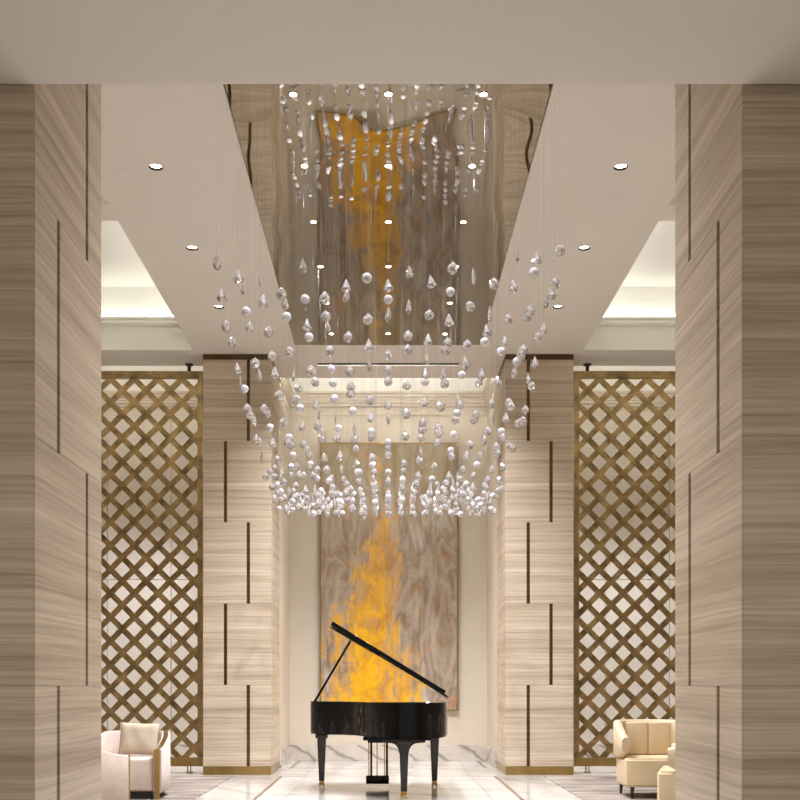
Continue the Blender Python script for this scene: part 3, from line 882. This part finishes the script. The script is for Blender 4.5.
# tail leg with its arched bracket
b = leg(.158-PX, 10.84-PY, .095, .062, .60)
x, y = .158-PX, 10.84-PY
prof = []
for i in range(11):
    a = PI/2*i/10
    prof.append((.05+.09*(1-math.cos(a))+0*a, .46+.10*math.sin(a)))
pts = [(px, pz) for px, pz in prof] + [(.215, .565), (.215, .598)]
full = pts + [(-a, c) for a, c in pts[::-1]]
va = [b.verts.new((x+a, y-.028, c)) for a, c in full]; vb = [b.verts.new((x+a, y+.028, c)) for a, c in full]
for i in range(len(full)): b.faces.new((va[i], va[(i+1) % len(full)], vb[(i+1) % len(full)], vb[i]))
b.faces.new(va); b.faces.new(vb[::-1])
l = mk('leg', b, BLACKW, pn, 30); caster(l, x, y)
# pedal lyre
lx, ly = -.12-PX, 11.98-PY
b = bmesh.new()
box(b, lx-.128, lx+.128, ly-.06, ly+.06, .045, .135, .008)
for dx in (-.07, .105): box(b, lx+dx-.012, lx+dx+.012, ly-.02, ly+.02, .13, .60, .004)
box(b, lx-.11, lx+.13, ly-.03, ly+.03, .50, .525, .004); box(b, lx-.12, lx+.13, ly-.05, ly+.05, .575, .602, .004)
lyr = mk('pedal_lyre', b, BLACK, pn, 40)
for dx in (-.098, -.085+.08, .078):
    b = bmesh.new(); tube(b, (lx+dx, ly-.015, .13), (lx+dx, ly-.015, .6), .007); mk('pedal_rod', b, GOLD, lyr, 40)
b = bmesh.new(); tube(b, (lx-.05, ly+.12, .10), (lx-.05, ly+.35, .6), .006); tube(b, (lx+.05, ly+.12, .10), (lx+.05, ly+.35, .6), .006) if False else None
b.free()
for dx in (-.06, 0, .06):
    b = bmesh.new(); box(b, lx+dx-.012, lx+dx+.012, ly+.05, ly+.17, .07, .08, .003); mk('pedal', b, GOLD, lyr)
# lid: hinged on the bass side, propped open, front flap folded back on it
ang = math.radians(31.6); HX, HZ = .64, .98
def lidpt(x, y, n=0):
    d = HX - x      # distance from hinge
    return (HX - d*math.cos(ang) + n*math.sin(ang) - PX, y-PY, HZ + d*math.sin(ang) + n*math.cos(ang))
def slab(outline, n0, n1):
    b = bmesh.new()
    a = [b.verts.new(lidpt(x, y, n0)) for x, y in outline]; c = [b.verts.new(lidpt(x, y, n1)) for x, y in outline]
    m_ = len(outline)
    for i in range(m_): b.faces.new((a[i], a[(i+1) % m_], c[(i+1) % m_], c[i]))
    b.faces.new(a); b.faces.new(c[::-1])
    return b
oc = offset(cur, -SG*.012)
outl = [(p[0]+PX, p[1]+PY) for p in oc if p[1]+PY < 11.78]
outl = [(.64, 11.80)] + outl + [(-.878, 11.80)]
b = slab(outl, 0, .022); bmesh.ops.bevel(b, geom=[e for e in b.edges if len(e.link_faces) == 2 and e.calc_face_angle(0) > 1], offset=.003, segments=1, affect='EDGES')
ld = mk('lid', b, BLACK, pn, 40)
b = slab([(.56, 11.30), (.56, 11.80), (-.84, 11.80), (-.84, 11.30)], .0235, .070)
bmesh.ops.bevel(b, geom=b.edges[:], offset=.004, segments=1, affect='EDGES')
mk('front_flap', b, BLACK, ld, 40)
b = bmesh.new()
for x in (.4, .0, -.45, -.75):
    p = lidpt(x, 11.80, .028); tube(b, (p[0]-.03*math.cos(ang), p[1], p[2]+.03*math.sin(ang)), (p[0]+.03*math.cos(ang), p[1], p[2]-.03*math.sin(ang)), .007)
mk('hinge', b, GOLD, ld, 40)
b = bmesh.new(); q = lidpt(-.59, 11.6, -.002); tube(b, (-.80-PX, 11.62-PY, .96), (q[0], 11.6-PY, q[2]), .013, .013, 8); mk('prop_stick', b, BLACK, pn, 40)

# ------------------------------------------------------------------ armchairs
def wall_loop(path, thick, z0f, z1f, bm, round_=.012):
    """upright shell along an open path; z0f/z1f give bottom/top by path fraction"""
    n = len(path); L = []
    for i, p in enumerate(path):
        a = Vector(path[max(0, i-1)]); b = Vector(path[min(n-1, i+1)]); t = (b-a).normalized(); nr = Vector((t.y, -t.x))
        f = i/(n-1); zz0, zz1 = z0f(f), z1f(f)
        P = Vector(p); h = thick/2; r = min(round_, h*.9)
        sec = [(h, zz0+r), (h, zz1-r), (h-r*.3, zz1-r*.3), (h-r, zz1), (-h+r, zz1), (-h+r*.3, zz1-r*.3), (-h, zz1-r), (-h, zz0+r), (-h+r, zz0), (h-r, zz0)]
        L.append([bm.verts.new((P.x+nr.x*o, P.y+nr.y*o, z)) for o, z in sec])
    m_ = len(L[0])
    for a, b in zip(L, L[1:]):
        for i in range(m_): bm.faces.new((a[i], a[(i+1) % m_], b[(i+1) % m_], b[i]))
    bm.faces.new(L[0]); bm.faces.new(L[-1][::-1])

def barrel_chair():
    t = thing('barrel_armchair', '', 'armchair')
    pathp = [(.355, -.36, 0), (.36, -.15, 0), (.355, .06, 0), (.30, .24, 0), (.17, .345, 0), (0, .375, 0), (-.17, .345, 0), (-.30, .24, 0), (-.355, .06, 0), (-.36, -.15, 0), (-.355, -.36, 0)]
    path = [(p.x, p.y) for p in catmull(pathp, 6)]
    def top(f):
        u = min(1, (1-abs(2*f-1))*1.7); u = u*u*(3-2*u)
        return .50 + .155*u
    b = bmesh.new(); wall_loop(path, .088, lambda f: .062, lambda f: top(f)-.003, b, .015); mk('shell', b, FAB, t, 50)
    b = bmesh.new(); wall_loop(path, .050, lambda f: top(f)-.02, top, b, .002); mk('brass_top_trim', b, BRASS, t, 40)
    for s in (-1, 1):
        b = bmesh.new(); box(b, s*.355-.026, s*.355+.026, -.385, -.358, 0, .50, .003); mk('brass_front_post', b, BRASS, t)
    b = bmesh.new(); box(b, -.312, .312, -.345, .26, .075, .405, .03, 4); mk('seat_cushion', b, FAB, t, 50)
    b = bmesh.new(); box(b, -.30, .30, -.30, .27, 0, .075); mk('plinth', b, DARK, t)
    return t
def club_chair():
    t = thing('leather_armchair', '', 'armchair')
    b = bmesh.new()
    # seat block: rounded plan
    pl = catmull([(-.30, -.33, 0), (.30, -.33, 0), (.345, -.28, 0), (.345, .15, 0), (.22, .32, 0), (-.22, .32, 0), (-.345, .15, 0), (-.345, -.28, 0)], 5, True)
    pl = [(-.31, -.335), (.31, -.335), (.35, -.32), (.36, -.29), (.36, .10), (.31, .22), (.22, .31), (.08, .345), (-.08, .345), (-.22, .31), (-.31, .22), (-.36, .10), (-.36, -.29), (-.35, -.32)]
    prism(b, pl, .12, .405)
    es = [e for e in b.edges if abs(e.verts[0].co.z-e.verts[1].co.z) < 1e-5]
    bmesh.ops.bevel(b, geom=es, offset=.022, segments=3, affect='EDGES')
    mk('seat', b, LEATH, t, 50)
    pathp = [(.345, -.08, 0), (.352, .05, 0), (.31, .22, 0), (.18, .325, 0), (0, .355, 0), (-.18, .325, 0), (-.31, .22, 0), (-.352, .05, 0), (-.345, -.08, 0)]
    pathp = [(.335, -.245, 0), (.345, -.10, 0)] + pathp[1:-1] + [(-.345, -.10, 0), (-.335, -.245, 0)]
    path = [(p.x, p.y) for p in catmull(pathp, 6)]
    def top(f):
        u = min(1, (1-abs(2*f-1))*2.1); u = u*u*(3-2*u); return .605 + .165*u
    def bot(f):
        u = min(1, (1-abs(2*f-1))*5); return .455 - .06*u
    b = bmesh.new(); wall_loop(path, .088, bot, top, b, .03); mk('backrest', b, LEATH, t, 60)
    # inner back pad with seams
    b = bmesh.new()
    for x0, x1, ry in ((-.235, -.002, 0), (.002, .235, 0)):
        box(b, x0, x1, .235, .31, .41, .745, .012, 2)
    mk('back_pad', b, LEATH, t, 50)
    for sx in (-1, 1):
        for sy in (-1, 1):
            b = bmesh.new(); x, y = sx*.275, sy*.25
            tube(b, (x+sx*.008, y+sy*.008, .001), (x, y, .13), .012, .024, 12); mk('leg', b, EBONY, t, 40)
    return t
A = barrel_chair(); A.location = (-2.645, 11.0, .012)
A['label'] = 'pink-beige barrel armchair with brass trim holding a cushion, facing the viewer'
A2 = copy_tree(A); A2.location = (-2.89, 9.85, .012); A2.rotation_euler.z = math.radians(128)
A2['label'] = 'pink-beige barrel armchair at left, turned sideways, half hidden by the near pillar'
C1 = club_chair(); C1.location = (2.71, 10.96, .0125)
C1['label'] = 'cream leather tub armchair on black legs, facing the viewer before the right screen'
C2 = copy_tree(C1); C2.location = (2.687, 9.285, .0125); C2.rotation_euler.z = math.radians(-107)
C2['label'] = 'cream leather tub armchair mostly hidden by the near right pillar, nearer one'
# cushion on the barrel armchair
b = bmesh.new(); n = 16
def cush(sgn):
    g = [[None]*(n+1) for _ in range(n+1)]
    for i in range(n+1):
        for j in range(n+1):
            u, v = -1+2*i/n, -1+2*j/n
            px = .2*u*(1-.06*(1-v*v)); pz = .167*v*(1-.06*(1-u*u))
            h = .065*((1-u**4)*(1-v**4))**.5 + .004*math.sin(7*u+3*v)
            g[i][j] = (px, sgn*h, pz)
    return g
for sgn in (1, -1):
    g = cush(sgn); vs = [[b.verts.new(p) for p in r] for r in g]
    for i in range(n):
        for j in range(n): b.faces.new((vs[i][j], vs[i+1][j], vs[i+1][j+1], vs[i][j+1]))
bmesh.ops.remove_doubles(b, verts=b.verts[:], dist=.0095)
cu = mk('cushion', b, PILL, None, 'all')
cu.location = (-2.565, 11.035, .594); cu.rotation_euler = (math.radians(-14), math.radians(2), math.radians(4))
tag(cu, 'square beige linen cushion propped on the barrel armchair at left', 'cushion')

# ------------------------------------------------------------------ light, world, camera
w = bpy.data.worlds.new('lobby_air'); scene.world = w; w.use_nodes = True
w.node_tree.nodes['Background'].inputs[0].default_value = (1, .98, .97, 1)
w.node_tree.nodes['Background'].inputs[1].default_value = .6

cam = bpy.data.cameras.new('camera'); co = link(bpy.data.objects.new('camera', cam)); scene.camera = co
cam.sensor_width = 36; cam.sensor_fit = 'HORIZONTAL'; cam.lens = F/800*36
co.location = (0, 0, EYE); co.rotation_euler = (PI/2, 0, 0)
cam.shift_x = 11.7/800; cam.shift_y = 284.5/800
vs_ = scene.view_settings
scene.display_settings.display_device = 'sRGB'
vs_.view_transform = 'Standard'; vs_.look = 'None'; vs_.exposure = -.2; vs_.gamma = 1; vs_.use_curve_mapping = False
scene.cycles.use_denoising = True
scene.cycles.max_bounces = 10; scene.cycles.diffuse_bounces = 5; scene.cycles.glossy_bounces = 5; scene.cycles.transmission_bounces = 8
scene.cycles.caustics_reflective = False; scene.cycles.caustics_refractive = False
scene.cycles.sample_clamp_indirect = 8
